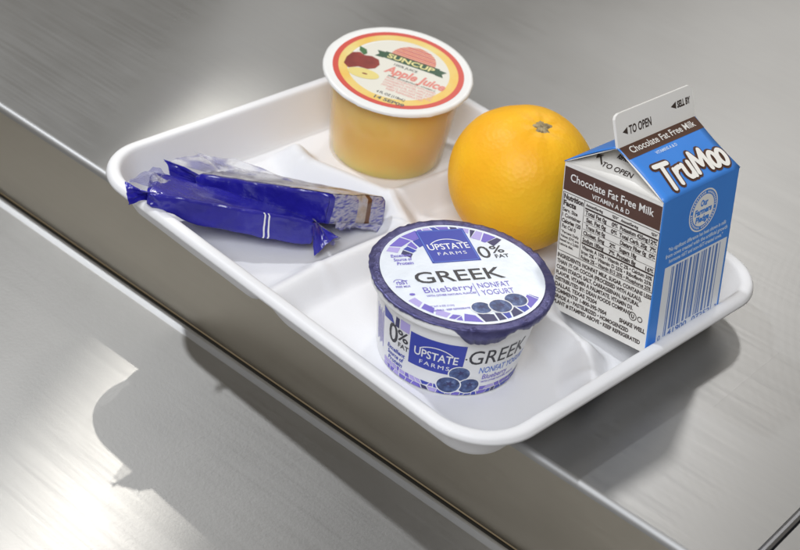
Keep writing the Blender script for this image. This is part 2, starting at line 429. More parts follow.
mb.add(text('0', 12.3, 9.4, 8.8, 5.6, z=0.05)); mb.add(text('%', 18.6, 12.6, 5.2, 6.4, bold=0.01, z=0.05)); mb.add(text('FAT', 19.2, 8.8, 2.6, 6.6, bold=0.015, z=0.05))
mb.warp(lid_map); mb.build('lettering', P_BLK, lid)
mb = MB()
for q in (('Blueberry', -21.8, -12.4, 4.0, 22.6),): mb.add(text(*q, z=0.05))
mb.add(text('WITH OTHER NATURAL FLAVORS', -21.8, -15.2, 1.2, 22.6, bold=0.02, z=0.05))
mb.add(rect(1.3, -17.2, 1.6, -8.2, 0.05))
mb.add(text('NONFAT', 3.2, -11.8, 3.6, 15, z=0.05)); mb.add(text('YOGURT', 3.2, -16.8, 3.6, 15, z=0.05))
for i, s_ in enumerate(('Excellent', 'Source of', 'Protein')): mb.add(text(s_, -28.4 + i * 0.5, 14.3 - 2.9 * i, 2.1, 9.6 - 0.9 * i, bold=0.02, shear=0.25, z=0.05))
mb.add(text('rbST', -32, -5.2, 2.6, 5.4, bold=0.02, z=0.05)); mb.add(text('FREE MILK', -33, -7.4, 1.2, 6.6, bold=0.02, z=0.05)); mb.add(ring(-30.4, -4.4, 2.6, 2.9, 20, 160, 16, 0.05))
mb.add(disc(-27.6, -12.6, 1.3, 0.8, 12, 0.05)); mb.add(text('NET WT 4 OZ (113g)', -24, -22.5, 1.1, 12, bold=0.02, z=0.05))
mb.add(text('PERISHABLE - KEEP REFRIGERATED', -24, -25.2, 1.1, 19, bold=0.02, z=0.05))
mb.warp(lid_map); mb.build('lettering', P_PURP, lid)
def berries(mb, lst, z):
    for i, (x, y, r) in enumerate(lst):
        mb.add(disc(x, y, r + 0.55, (r + 0.55) * 0.88, 26, z + 0.02 * i), 1)
        mb.add(disc(x, y, r, r * 0.88, 26, z + 0.01 + 0.02 * i), 0)
        cx, cy = x + r * 0.1, y + r * 0.15
        pts = []
        for k in range(10):
            a = 2 * math.pi * k / 10 + i; rr = r * (0.42 if k % 2 else 0.2)
            pts.append(Vector((cx + rr * math.cos(a), cy + rr * math.sin(a) * 0.8, z + 0.015 + 0.02 * i)))
        mb.poly(pts, 2)
mb = MB(); berries(mb, [(-0.8, -25.4, 4.4), (16.4, -21.9, 5.0), (8.0, -25.3, 5.0)], 0.08); mb.warp(lid_map); mb.build('printed_blueberries', [P_BERRY, P_WHT, P_DKBLUE], lid)

# side print: x = arc mm from angle 0, y = height
def side_map(p, off=0.10):
    t = p.y; r = yr(t) ; a = p.x / 34.2; r += off + p.z
    return Vector((r * math.cos(a), r * math.sin(a), t))
def dg(a): return math.radians(a) * 34.2
def side(name, mb, mats, kind=None):
    mb.slice(1.2); mb.warp(side_map); mb.build(name, mats, cup, kind=kind)
mb = MB(); mb.add(rect(dg(-85.5), 12.8, dg(-44.5), 30.6)); side('brand_panel', mb, P_BLUE)
mb = MB()
mb.add(text('UPSTATE', dg(-65), 19.4, 4.4, 19.5, 'CENTER', 0.012, z=0.08)); mb.add(text('FARMS', dg(-65), 15.2, 2.3, 13.5, 'CENTER', 0.0, space=1.3, z=0.08)); mb.add(ring(dg(-65), 15.5, 10.8, 11.3, 48, 132, 24, 0.08))
side('lettering', mb, P_WHT)
mb = MB()
mb.add(text('GREEK', dg(-41.5), 20.0, 8.2, dg(50), bold=0.004)); side('lettering', mb, P_BLK); mb = MB()
mb.add(text('0', dg(-106.5), 17.8, 10.4, 5.8, bold=0.01)); side('lettering', mb, P_BLK); mb = MB(); mb.add(text('%', dg(-97), 21.6, 5.6, 6.0, bold=0.02)); mb.add(text('FAT', dg(-96), 17.6, 2.5, 6.0, bold=0.025))
side('lettering', mb, P_BLK)
mb = MB(); mb.add(text('NONFAT YOGURT', dg(-31), 14.2, 3.6, dg(46), bold=0.015)); side('lettering', mb, P_LTBLUE)
mb = MB()
for i, s_ in enumerate(('Excellent', 'Source of', 'Protein')): mb.add(text(s_, dg(-108) + i * 0.4, 12.9 - 3.1 * i, 2.3, 11.6 - i, bold=0.03, shear=0.2))
side('lettering', mb, P_BLUE)
mb = MB(); mb.add(text('Blueberry', dg(-27), 10.2, 3.0, 14, bold=0.01)); mb.add(text('WITH OTHER NATURAL FLAVORS', dg(-27), 8.0, 1.2, 20, bold=0.02)); side('lettering', mb, P_PURP)
mb = MB()
for i in range(7): mb.add(rect(dg(-127 + i * 1.9), 9 + (i % 3), dg(-127 + i * 1.9) + 0.45, 29 - 2 * (i % 2)))
side('fine_print', mb, P_PURP, 'stuff')
mb = MB(); mb.add(disc(dg(-43.3), 23, 0.45)); side('printed_dot', mb, P_BLK)
rnd = random.Random(11)
mb = MB()
def tiles(x0, x1, y0, y1, rows, step, cols):
    hs = (y1 - y0) / rows
    for r in range(rows):
        x = x0; sk0 = 0
        while x < x1 - 0.5:
            w = step * rnd.uniform(0.6, 1.4); b = min(x1, x + w); sk = rnd.uniform(-0.7, 0.7); g = 0.22
            ya, yb = y0 + r * hs + g, y0 + (r + 1) * hs - g
            mb.poly([(x + g + sk0, ya, 0), (b - g + sk, ya + rnd.uniform(-.2, .3), 0), (b - g - sk, yb + rnd.uniform(-.3, .2), 0), (x + g - sk0, yb, 0)], rnd.choice(cols))
            x = b; sk0 = sk
tiles(dg(-112), dg(-93), 0.9, 6.2, 2, 3.0, [0, 3, 3, 3]); tiles(dg(-93), dg(-58), 0.9, 6.0, 2, 3.4, [0, 1, 2, 3, 3])
tiles(dg(-60), dg(-26), 0.8, 3.2, 1, 3.4, [0, 1, 2]); tiles(dg(-27), dg(24), 0.9, 6.0, 2, 3.6, [0, 1, 2, 3])
mb.poly([(dg(-114), 33, 0), (dg(-113), 27.5, 0), (dg(-101), 28.2, 0), (dg(-104), 31.5, 0)], 2); mb.poly([(dg(-99.5), 33, 0), (dg(-100), 27.6, 0), (dg(-96), 27.6, 0), (dg(-96), 33, 0)], 1); mb.poly([(dg(-95), 33.5, 0), (dg(-95), 28.0, 0), (dg(-86.5), 28.0, 0), (dg(-86.5), 33.5, 0)], 3)
side('printed_mosaic', mb, [P_PURP, P_DKBLUE, P_BLUE, P_LAV], 'stuff')
mb = MB(); berries(mb, [(dg(-45.5), 14.0, 4.6), (dg(-36.5), 6.9, 4.9), (dg(-52), 6.9, 5.3)], 0.14); side('printed_blueberries', mb, [P_BERRY, P_WHT, P_DKBLUE])

# ------------------------------------------------------------------ juice cup
JO = Vector((156.12, 132.08, 3.6)); ja = Vector((0.07, -0.09, 1)).normalized()
jx = Vector((0, 1, 0)).cross(ja).normalized(); jy = ja.cross(jx)
JR = Matrix((jx, jy, ja)).transposed()
juice = thing('juice_cup', 'clear plastic cup of amber apple juice with a printed peel lid', 'juice cup', JO * MM, JR)
JH = 52.0; JRL = 38.9; JRB = 30.6
JUICE = mat('amber_apple_juice', (0.93, 0.56, 0.07), 0.16, 0.0)
b = JUICE.node_tree.nodes['Principled BSDF']
b.inputs['Subsurface Weight'].default_value = 0.9; b.inputs['Subsurface Radius'].default_value = (0.030, 0.014, 0.004); b.inputs['Subsurface Scale'].default_value = 1.0
b.inputs['Coat Weight'].default_value = 0.25; b.inputs['Coat Roughness'].default_value = 0.25
PLAST = bpy.data.materials.new('frosted_clear_plastic'); PLAST.use_nodes = True
n = PLAST.node_tree.nodes; l = PLAST.node_tree.links; n.clear()
out = n.new('ShaderNodeOutputMaterial'); tr = n.new('ShaderNodeBsdfTransparent'); pr = n.new('ShaderNodeBsdfPrincipled'); mx = n.new('ShaderNodeMixShader'); lw = n.new('ShaderNodeLayerWeight')
pr.inputs['Base Color'].default_value = (0.86, 0.82, 0.76, 1); pr.inputs['Roughness'].default_value = 0.3; tr.inputs[0].default_value = (0.97, 0.95, 0.92, 1)
lw.inputs[0].default_value = 0.25; mm_ = n.new('ShaderNodeMapRange'); mm_.inputs[3].default_value = 0.03; mm_.inputs[4].default_value = 0.55
l.new(lw.outputs['Facing'], mm_.inputs[0]); l.new(mm_.outputs[0], mx.inputs[0]); l.new(tr.outputs[0], mx.inputs[1]); l.new(pr.outputs[0], mx.inputs[2]); l.new(mx.outputs[0], out.inputs[0])
def lathe(prof, na=96):
    mb = MB()
    for r, z in prof:
        for k in range(na):
            a = 2 * math.pi * k / na; mb.v.append(Vector((r * math.cos(a), r * math.sin(a), z)))
    for i in range(len(prof) - 1):
        for k in range(na):
            k2 = (k + 1) % na; mb.f.append((i * na + k, i * na + k2, (i + 1) * na + k2, (i + 1) * na + k)); mb.m.append(0)
    return mb
mb = lathe([(0.01, 0.6), (JRB - 3.2, 0.3), (JRB - 1.6, 0), (JRB - 0.4, 0.8), (JRB, 2.6), (JRB + 1.8, 24), (JRB + 3.6, JH - 2.6), (JRB + 4.0, JH - 1.6), (JRL - 1.0, JH - 1.3), (JRL - 1.0, JH - 0.7)])
jc = mb.build('cup', PLAST, juice, True); fix_normals(jc); jc.data.set_sharp_from_angle(angle=math.radians(50))
mb = lathe([(0.01, 1.3), (JRB - 3.0, 1.3), (JRB - 1.5, 2.2), (JRB - 0.9, 4), (JRB + 0.9, 24), (JRB + 2.3, JH - 5.2), (JRB + 1.6, JH - 4.6), (0.01, JH - 4.6)])
jq = mb.build('juice', JUICE, juice, True); fix_normals(jq)
LIDW = mat('lid_white_paper_foil', (0.82, 0.82, 0.81), 0.36)
bump(LIDW, noise_tex(LIDW, coords(LIDW), 300, 3), 0.15, 0.0006)
def jl_ring(u, v):
    a = 2 * math.pi * v; j = round(u * 6); w = 0.28 * noise.noise(Vector((math.cos(a) * 6, math.sin(a) * 6, 9))) + 0.15 * noise.noise(Vector((math.cos(a) * 22, math.sin(a) * 22, 2)))
    r, z = [(0, JH), (25, JH), (35, JH + 0.02), (37.2, JH + 0.35), (38.5 + w * .5, JH + 0.25), (39.1 + w, JH - 0.5), (39.0 + 1.4 * w, JH - 1.6 - 1.2 * abs(w))][j]
    return Vector((r * math.cos(a), r * math.sin(a), z))
mb = MB(); mb.grid(jl_ring, 6, 180, closed=True); jlid = mb.build('peel_lid', LIDW, juice, True); fix_normals(jlid)
JT = math.radians(19.9)
def jmap(p): return Vector((p.x * math.cos(JT) - p.y * math.sin(JT), p.x * math.sin(JT) + p.y * math.cos(JT), JH + 0.08 + p.z))
J_RED = mat('print_coral_red', (0.62, 0.075, 0.055), 0.4); J_YEL = mat('print_yellow', (0.78, 0.52, 0.10), 0.4); J_CREAM = mat('print_pale_cream', (0.74, 0.72, 0.64), 0.4)
tint(J_YEL, [(0.3, (0.80, 0.50, 0.09)), (0.7, (0.78, 0.66, 0.26))], scale=60)
J_GRN = mat('print_dark_green', (0.025, 0.085, 0.045), 0.4); J_LEAF = mat('print_leaf_green', (0.05, 0.15, 0.05), 0.4)
J_APP = mat('print_apple_red', (0.28, 0.028, 0.02), 0.4); tint(J_APP, [(0.35, (0.20, 0.02, 0.016)), (0.7, (0.36, 0.05, 0.035))], scale=90)
J_SLC = mat('print_apple_flesh', (0.75, 0.63, 0.22), 0.4); J_PINK = mat('print_salmon', (0.72, 0.24, 0.20), 0.4); J_PALE = mat('print_pale_salmon', (0.75, 0.42, 0.38), 0.4); J_ORG = mat('print_sun_orange', (0.70, 0.17, 0.07), 0.4); J_GREY = mat('print_grey', (0.12, 0.12, 0.12), 0.4)
mb = MB(); mb.add(ring(0, 0, 31.2, 34.2, n=96)); mb.warp(jmap); mb.build('red_ring', J_RED, jlid)
mb = MB(); mb.add(ring(0, 0, 26.6, 31.3, n=96, z=-0.02)); mb.warp(jmap); mb.build('yellow_ring', J_YEL, jlid)
mb = MB(); mb.add(disc(1.5, -0.5, 27.2, 27.0, 64, -0.035)); mb.warp(jmap); mb.build('cream_field', J_CREAM, jlid)
mb = MB()
for k in range(8):
    y0 = 11.5 + k * 1.62; y1 = y0 + 1.15; 
    hw = lambda y: math.sqrt(max(0.01, 12.2 ** 2 - (y - 11.5) ** 2 * 0.95))
    mb.poly([(3.5 - hw(y0), y0, 0.04), (3.5 + hw(y0), y0, 0.04), (3.5 + hw(y1), y1, 0.04), (3.5 - hw(y1), y1, 0.04)], 0 if k % 2 else 1)
mb.warp(jmap); mb.build('printed_sun', [J_ORG, J_RED], jlid)
mb = MB(); mb.poly([(-15.5, 5.2, 0.06), (-11, 5.6, 0.06), (-11, 11.2, 0.06), (-16, 10.6, 0.06), (-14, 7.9, 0.06)]); mb.poly([(22.5, 5.4, 0.06), (18, 5.6, 0.06), (18, 11.2, 0.06), (22.8, 10.8, 0.06), (21, 8.1, 0.06)]); mb.add(rect(-11.6, 6.0, 18.6, 12.0, 0.07)); mb.warp(jmap); mb.build('banner', J_GRN, jlid)
mb = MB(); mb.add(text('SUNCUP', 3.5, 7.2, 3.8, 26, 'CENTER', 0.03, z=0.09)); mb.warp(jmap); mb.build('lettering', mat('print_banner_yellow', (0.76, 0.68, 0.30), 0.4), jlid)
mb = MB(); mb.add(text('Apple Juice', 10.3, -5.6, 6.4, 33, 'CENTER', 0.035, shear=0.2, z=0.04)); mb.warp(jmap); mb.build('lettering', J_PINK, jlid)
mb = MB()
for i, s_ in enumerate(('FROM CONCENTRATE WITH ADDED', 'INGREDIENTS: WATER, APPLE JUICE', 'CONCENTRATE, ASCORBIC ACID', '(VITAMIN C). CONTAINS 100% JUICE', 'KEEP REFRIGERATED')): mb.add(text(s_, 10.6, -10.4 - 2.35 * i, 1.55, 27 - (i == 4) * 7, 'CENTER', 0.03, z=0.04))
mb.warp(jmap); mb.build('lettering', J_PALE, jlid)
mb = MB(); mb.add(text('100% JUICE', 2.8, 2.2, 1.9, 13, 'CENTER', 0.02, z=0.04)); mb.add(text('FROM CONCENTRATE - VITAMIN C', 10.3, -8.3, 1.1, 26, 'CENTER', 0.03, z=0.04)); mb.add(text('4 FL OZ (118mL)', 5, -24.6, 1.9, 15.5, 'CENTER', 0.03, z=0.04)); mb.warp(jmap); mb.build('lettering', J_GREY, jlid)
mb = MB(); mb.add(text('14 SEP09', 6, -29.6, 2.5, 16, 'CENTER', 0.03, z=0.07)); mb.warp(jmap); mb.build('lettering', J_GREY, jlid)
mb = MB()
pts = [(-27.5, -4), (-26.5, 1.5), (-23, 3.6), (-20, 2.2), (-16.5, 3.6), (-12, 2.4), (-10.0, -1.5), (-10.8, -5.8), (-14, -8.6), (-19, -9.0), (-23, -12.6), (-26.6, -10)]
mb.poly([(x, y, 0.06) for x, y in pts]); mb.warp(jmap); mb.build('printed_apple', J_APP, jlid)
mb = MB(); mb.add(disc(-14.4, -13.2, 8.4, 4.3, 30, 0.08, 0.12), 0); mb.add(disc(-13.6, -13.2, 1.5, 0.6, 12, 0.10, 0.12), 1); mb.warp(jmap); mb.build('printed_apple_slice', [J_SLC, J_APP], jlid)
mb = MB(); mb.poly([(-20.5, 2.4, 0.08), (-24, 5.0, 0.08), (-25.4, 9.0, 0.08), (-21, 7.6, 0.08), (-19.4, 4.6, 0.08)]); mb.warp(jmap); mb.build('printed_leaf', J_LEAF, jlid)

# ------------------------------------------------------------------ orange
ORC = Vector((248.9, 120.2, 38.2)); ORR = 36.3
ORG = mat('orange_peel', (0.86, 0.36, 0.012), 0.48, **{'Specular IOR Level': 0.32})
tint(ORG, [(0.25, (0.88, 0.40, 0.012)), (0.5, (0.92, 0.47, 0.014)), (0.8, (0.95, 0.56, 0.024))], scale=28)
b = ORG.node_tree.nodes['Principled BSDF']; b.inputs['Subsurface Weight'].default_value = 0.18; b.inputs['Subsurface Radius'].default_value = (0.006, 0.003, 0.001); b.inputs['Subsurface Scale'].default_value = 1.0
n, l, _b = nodes(ORG); vo = n.new('ShaderNodeTexVoronoi'); vo.inputs['Scale'].default_value = 520; l.new(coords(ORG), vo.inputs['Vector']); bump(ORG, vo.outputs['Distance'], 0.17, 0.0008)
bump(ORG, noise_tex(ORG, coords(ORG), 120, 3), 0.10, 0.0012)
ax = Vector((0.227, -0.115, 1.09)).normalized()
tmpx = Vector((1, 0, 0)); oxx = (tmpx - ax * tmpx.dot(ax)).normalized(); oyy = ax.cross(oxx)
ORM = Matrix((oxx, oyy, ax)).transposed()
orange = thing('orange', 'whole round orange with a dry stem end in the tray', 'orange', ORC * MM, ORM)
mb = MB(); NU, NV = 64, 96
def opt(u, v):
    th = math.pi * u; ph = 2 * math.pi * v
    d = Vector((math.sin(th) * math.cos(ph), math.sin(th) * math.sin(ph), math.cos(th)))
    r = ORR * (1 + 0.026 * noise.noise(d * 1.5) + 0.004 * noise.noise(d * 5))
    r *= 1 - 0.055 * math.exp(-(th / 0.22) ** 2) - 0.015 * abs(math.cos(th)) ** 3
    r *= 1 + 0.006 * math.cos(ph * 7 + 1) * math.exp(-((th - 0.3) / 0.22) ** 2)
    return d * r
mb.grid(opt, NU, NV, closed=True); po = mb.build('peel', ORG, orange, True); fix_normals(po)
STEM = mat('dry_stem', (0.27, 0.22, 0.10), 0.8); tint(STEM, [(0.3, (0.16, 0.11, 0.05)), (0.75, (0.52, 0.42, 0.24))], scale=500)
mb = MB(); z0 = ORR * 0.925
def stp(u, v):
    a = 2 * math.pi * v; pet = 0.35 + 0.65 * noise.noise(Vector((math.cos(a) * 2.4, math.sin(a) * 2.4, 4.4))) + 0.25 * math.cos(5 * a)
    r = [0.0, 1.4, 2.3, 2.6 + 1.7 * pet, 3.7 + 2.5 * pet, 3.6 + 2.3 * pet][round(u * 5)]
    z = [1.3, 1.5, 1.0, 0.75, 0.35, -0.9][round(u * 5)] + 0.35 * noise.noise(Vector((r * math.cos(a), r * math.sin(a), u * 3)))
    return Vector((r * math.cos(a), r * math.sin(a), z0 + z))
mb.grid(stp, 5, 40, closed=True); ss = mb.build('stem_end', STEM, orange); fix_normals(ss)

# ------------------------------------------------------------------ milk carton
CK = 0.98842
CO = CAM / MM + (Vector((353.9945, 82.1806, 12.4644)) - CAM / MM) * CK; rx, ry, rz = 0.0076, -0.1541, -0.1067
CR = Matrix.Rotation(rz, 3, 'Z') @ Matrix.Rotation(ry, 3, 'Y') @ Matrix.Rotation(rx, 3, 'X')
carton = thing('milk_carton', 'blue and white chocolate milk carton leaning on the tray wall', 'milk carton', CO * MM, CR)
w_, h_, hr_ = 56.15 * CK, 75.9 * CK, 16.0 * CK
CARD = mat('carton_white_board', (0.78, 0.765, 0.735), 0.42)
bump(CARD, noise_tex(CARD, coords(CARD), 60, 3), 0.16, 0.0016)
C_BLUE = mat('carton_blue_print', (0.045, 0.225, 0.70), 0.34)
tint(C_BLUE, [(0.3, (0.042, 0.215, 0.68)), (0.7, (0.05, 0.24, 0.72))], scale=30)
bump(C_BLUE, noise_tex(C_BLUE, coords(C_BLUE), 50, 3), 0.18, 0.0018)
C_BRN = mat('carton_brown_print', (0.085, 0.036, 0.022), 0.4)
C_TXT = mat('carton_dark_text', (0.045, 0.03, 0.025), 0.45)
C_WHT = mat('carton_white_text', (0.80, 0.79, 0.77), 0.42)
C_PALE = mat('carton_pale_blue', (0.52, 0.64, 0.82), 0.42)
def rounded_box_side(mb, x0, y0, x1, y1, z0, z1, r=0.9, seg=3):
    pts = []
    for (cx, cy, a0) in ((x1 - r, y0 + r, -90), (x1 - r, y1 - r, 0), (x0 + r, y1 - r, 90), (x0 + r, y0 + r, 180)):
        for i in range(seg + 1):
            a = math.radians(a0 + 90 * i / seg); pts.append((cx + r * math.cos(a), cy + r * math.sin(a)))
    n = len(pts)
    for i in range(n):
        a, c = pts[i], pts[(i + 1) % n]
        mid = ((a[0] + c[0]) / 2, (a[1] + c[1]) / 2)
        mi = 1 if (mid[0] > x1 - 0.35 or mid[0] < x0 + 0.35) else 0
        mb.poly([(*a, z0), (*c, z0), (*c, z1), (*a, z1)], mi)
    mb.poly([(*p, z0) for p in reversed(pts)], 0)
mb = MB(); rounded_box_side(mb, -w_, 0, 0, w_, 0, h_); body = mb.build('body', [CARD, C_BLUE], carton)
bm = bmesh.new(); bm.from_mesh(body.data); bmesh.ops.remove_doubles(bm, verts=bm.verts, dist=1e-6); bmesh.ops.recalc_face_normals(bm, faces=bm.faces); bm.to_mesh(body.data); bm.free()
xr = -w_ / 2
E0 = Vector((0, 0, h_)); E1 = Vector((0, w_, h_)); E2 = Vector((-w_, w_, h_)); E3 = Vector((-w_, 0, h_))
R0 = Vector((xr, 0, h_ + hr_)); R1 = Vector((xr, w_, h_ + hr_))
def bulge_patch(A, B, C, D, nrm, amt, nu=12, nv=12, cut=0.0):
    """A,B eave; D,C ridge (D above A)"""
    mb = MB()
    def fn(u, v):
        p = A.lerp(B, v).lerp(D.lerp(C, v), u)
        p = p + nrm * amt * math.sin(math.pi * u) * (0.5 + 0.5 * math.sin(math.pi * v))
        p.y += cut * math.sin(math.pi * u) * (1 - v) - cut * math.sin(math.pi * u) * v
        return p
    mb.grid(fn, nu, nv); return mb
mb = bulge_patch(E0, E1, R1, R0, Vector((0.5, 0, 0.87)), 0.25, cut=1.2); rf = mb.build('roof_panel', C_BLUE, carton, True)
for o_ in (rf,):
    s_ = o_.modifiers.new('board', 'SOLIDIFY'); s_.thickness = 0.5 * MM; s_.offset = 0
mb = bulge_patch(E3, E2, R1 + Vector((-0.6, 0, 0)), R0 + Vector((-0.6, 0, 0)), Vector((-0.5, 0, 0.87)), 1.0, cut=0.6); rb_ = mb.build('roof_panel', C_BLUE, carton, True); s_ = rb_.modifiers.new('board', 'SOLIDIFY'); s_.thickness = 0.5 * MM; s_.offset = 0
def gable(ya, yb, sgn):
    ap = Vector((xr, ya + sgn * 23, h_ + hr_ - 1.2))
    mb = MB()
    A, B = Vector((-w_ + 0.3, ya, h_ - 0.1)), Vector((-0.3, ya, h_ - 0.1))
    def tri(P, Q, S, n=8, sag=0.0):
        def fn(u, v):
            return P.lerp(Q, v).lerp(S, u * 0.995) + Vector((0, sgn * -sag, sag)) * math.sin(math.pi * u) * math.sin(math.pi * v)
        mb.grid(fn, n, n)
    tri(A, B, ap, sag=0.9)
    Rr = Vector((xr, ya + sgn * 0.6, h_ + hr_ - 0.6))
    mb2 = mb
    tri(B, Rr + Vector((0.5, 0, 0)), ap, sag=0.0); tri(Rr + Vector((-0.9, 0, 0)), A, ap, sag=0.0)
    return mb.build('gable_fold', CARD, carton, True), ap
g1, AP = gable(0.0, w_, 1); g2, _ = gable(w_, 0.0, -1)
for g in (g1, g2):
    s_ = g.modifiers.new('board', 'SOLIDIFY'); s_.thickness = 0.35 * MM; s_.offset = 0
# fin
FL = 4.0; FH = 14.6
def fin_pt(a, s): return Vector((xr - FL * s, a, h_ + hr_ - 0.4 + FH * s))
mb = MB()
outl = [(0.2, 0), (w_ - 0.2, 0), (w_ - 0.2, 0.86), (w_ - 0.9, 0.95), (w_ - 2.6, 1.0), (2.8, 1.0), (1.0, 0.95), (0.2, 0.86)]
fn_n = Vector((FH, 0, FL)).normalized()
for sgn in (1, -1):
    pts = [fin_pt(a, s) + fn_n * 0.7 * sgn for a, s in outl]
    mb.poly(pts if sgn > 0 else list(reversed(pts)))
for i in range(len(outl)):
    a, c = outl[i], outl[(i + 1) % len(outl)]
    mb.poly([fin_pt(*a) + fn_n * 0.7, fin_pt(*a) - fn_n * 0.7, fin_pt(*c) - fn_n * 0.7, fin_pt(*c) + fn_n * 0.7])
fin = mb.build('top_fin', mat('fin_white_board', (0.80, 0.79, 0.77), 0.42), carton); fix_normals(fin)
# print on the nutrition side (plane y = 0)
def lf(p): return Vector((p.x - w_, -0.06 - p.z, p.y))
def pr_left(name, mb, m): mb.warp(lf); mb.build(name, m, body)
mb = MB(); mb.add(rect(0.9, 61.6, w_ - 0.5, 73.2)); pr_left('brown_header', mb, C_BRN)
mb = MB(); mb.add(text('Chocolate Fat Free Milk', w_ / 2, 67.0, 3.7, 46.5, 'CENTER', 0.012, z=0.05)); mb.add(text('VITAMIN A & D', w_ / 2, 63.0, 2.2, 21, 'CENTER', 0.012, z=0.05)); pr_left('lettering', mb, C_WHT)
mb = MB()
def line(x0, y0, x1, y1, t=0.32):
    if abs(x1 - x0) > abs(y1 - y0): mb.add(rect(x0, y0 - t / 2, x1, y0 + t / 2))
    else: mb.add(rect(x0 - t / 2, y0, x0 + t / 2, y1))
X0, XA, XB, X1 = 1.2, 13.6, 33.6, 55.2
line(X0, 60.6, X1, 60.6); line(X0, 31.0, X0, 60.6); line(XA, 31.0, XA, 60.6, .25); line(X1, 31.0, X1, 60.6); line(X0, 31.0, X1, 31.0); 
line(XA + .6, 57.0, X1 - .4, 57.0, 0.85)
for i, yv in enumerate((53.4, 50.0, 46.6, 43.2)): line(XA + .6, yv, X1 - .4, yv, 0.22)
line(XA + .6, 39.6, X1 - .4, 39.6, 0.85)
T = lambda s, x, y, cap, wd=None, al='LEFT', bo=0.035: mb.add(text(s, x, y, cap, wd, al, bo))
T('Nutrition', X0 + .5, 57.4, 2.5, 11.4, bo=0.05); T('Facts', X0 + .5, 54.2, 2.5, 7.4, bo=0.05)
for i, (s_, wd) in enumerate((('Serv. Size', 8.6), ('1 Container', 10.8))): T(s_, X0 + .5, 51.2 - 2.7 * i, 1.8, wd)
T('Calories 120', X0 + .5, 45.6, 1.9, 11, bo=0.05); T('Fat Cal 0', X0 + .9, 42.9, 1.8, 8)
for i, (s_, wd) in enumerate((('*Percent Daily', 10.6), ('Values (DV) are', 10.8), ('based on a 2,000', 11), ('calorie diet.', 8))): T(s_, X0 + .5, 40.3 - 2.15 * i, 1.25, wd)
for xa, xb in ((XA + .9, XB - .6), (XB + .6, X1 - .7)): T('Amount/Serving', xa, 58.2, 1.35, 9.6, bo=0.05); T('%DV*', xb, 58.2, 1.35, 3.6, 'RIGHT', 0.05)
ra = (('Total Fat 0g', '0%'), ('Sat. Fat 0g', '0%'), ('Trans Fat 0g', ''), ('Cholest. 5mg', '2%'), ('Sodium 180mg', '7%')); rb = (('Potassium 425mg', '12%'), ('Total Carb. 20g', '7%'), ('Dietary Fiber 0g', '0%'), ('Sugars 18g', ''), ('Protein 8g', '16%'))
for i in range(5):
    yv = 54.1 - 3.42 * i
    ind = 0.9 if i in (1, 2) else 0
    T(ra[i][0], XA + .9 + ind, yv, 2.0, 12.2 - ind, bo=0.045); 
    if ra[i][1]: T(ra[i][1], XB - .6, yv, 2.0, None, 'RIGHT', 0.045)
    ind = 0.9 if i in (2, 3) else 0
    T(rb[i][0], XB + .6 + ind, yv, 2.0, (15.4 if i < 3 else 10.5) - ind, bo=0.045)
    if rb[i][1]: T(rb[i][1], X1 - .7, yv, 2.0, None, 'RIGHT', 0.045)
for i, s_ in enumerate(('Vitamin A 10% • Vitamin C 2% • Calcium 30%', 'Iron 2% • Vitamin D 25% • Riboflavin 25%', 'Folate 2% • Vitamin B12 20% • Phosphorus 25%')): T(s_, XA + .9, 36.8 - 2.6 * i, 1.8, 39.8, bo=0.04)
ing = (('INGREDIENTS: NONFAT MILK, SUGAR, CONTAINS LESS', 54), ('THAN 1% OF: COCOA (PROCESSED WITH ALKALI),', 49), ('CORN STARCH, SALT, CARRAGEENAN, NATURAL', 48), ('FLAVOR, VITAMIN A PALMITATE, VITAMIN D3.', 45), ('DISTRIBUTED BY: DEAN FOODS COMPANY,', 45), ('DALLAS, TEXAS 75204', 25), ('COMMENTS? 1-800-395-7004', 31), ('GRADE A • PASTEURIZED • HOMOGENIZED', 44), ('PLANT # STAMPED ABOVE • KEEP REFRIGERATED', 51))
for i, (s_, wd) in enumerate(ing): T(s_, 1.2, 27.6 - 3.05 * i, 1.95, wd, bo=0.045)
T('SHAKE WELL', 39.6, 9.6, 2.0, 14.6, bo=0.05)
mb.add(ring(46.6, 15.4, 1.7, 2.15, n=24)); T('U', 46.6, 14.5, 1.9, 1.7, 'CENTER', 0.06); mb.add(ring(50.6, 15.4, 1.0, 1.45, n=20)); 
pr_left('lettering', mb, C_TXT)
# print on the blue side (plane x = 0)
def rfm(p): return Vector((0.06 + p.z, p.x, p.y))
def pr_right(name, mb, m): mb.warp(rfm); mb.build(name, m, body)
mb = MB(); mb.add(rect(7.0, 1.8, w_ - 2.2, 41.0)); pr_right('barcode_field', mb, mat('barcode_white', (0.74, 0.77, 0.82), 0.42))
mb = MB(); rb2 = random.Random(3); x = 12.0
while x < w_ - 6.0:
    wd = rb2.choice((0.5, 0.5, 0.95, 0.95, 1.6)); mb.add(rect(x, 6.8 if 13.5 < x < w_ - 8 else 4.0, x + wd, 40.0, 0.05)); x += wd + rb2.choice((0.5, 0.5, 0.95, 1.4))
mb.add(text('0', 8.2, 3.0, 2.8, None, 'LEFT', 0.02, z=0.05)); mb.add(text('41900', 15.2, 3.2, 3.0, 14.5, 'LEFT', 0.02, z=0.05)); mb.add(text('07252', 33.5, 3.2, 3.0, 14.0, 'LEFT', 0.02, z=0.05)); mb.add(text('2', 51.0, 3.2, 2.8, None, 'LEFT', 0.02, z=0.05))
pr_right('barcode', mb, mat('barcode_blue', (0.10, 0.20, 0.50), 0.42))
mb = MB()
for i, (s_, wd) in enumerate((('"No significant difference has been shown in milk', 43), ('from cows treated with the artificial growth', 46), ('hormone rbST and non-rbST-treated cows."', 40))): mb.add(text(s_, w_ / 2 + 1.5, 48.8 - 3.0 * i, 1.9, wd, 'CENTER', 0.035))
pr_right('lettering', mb, C_PALE)
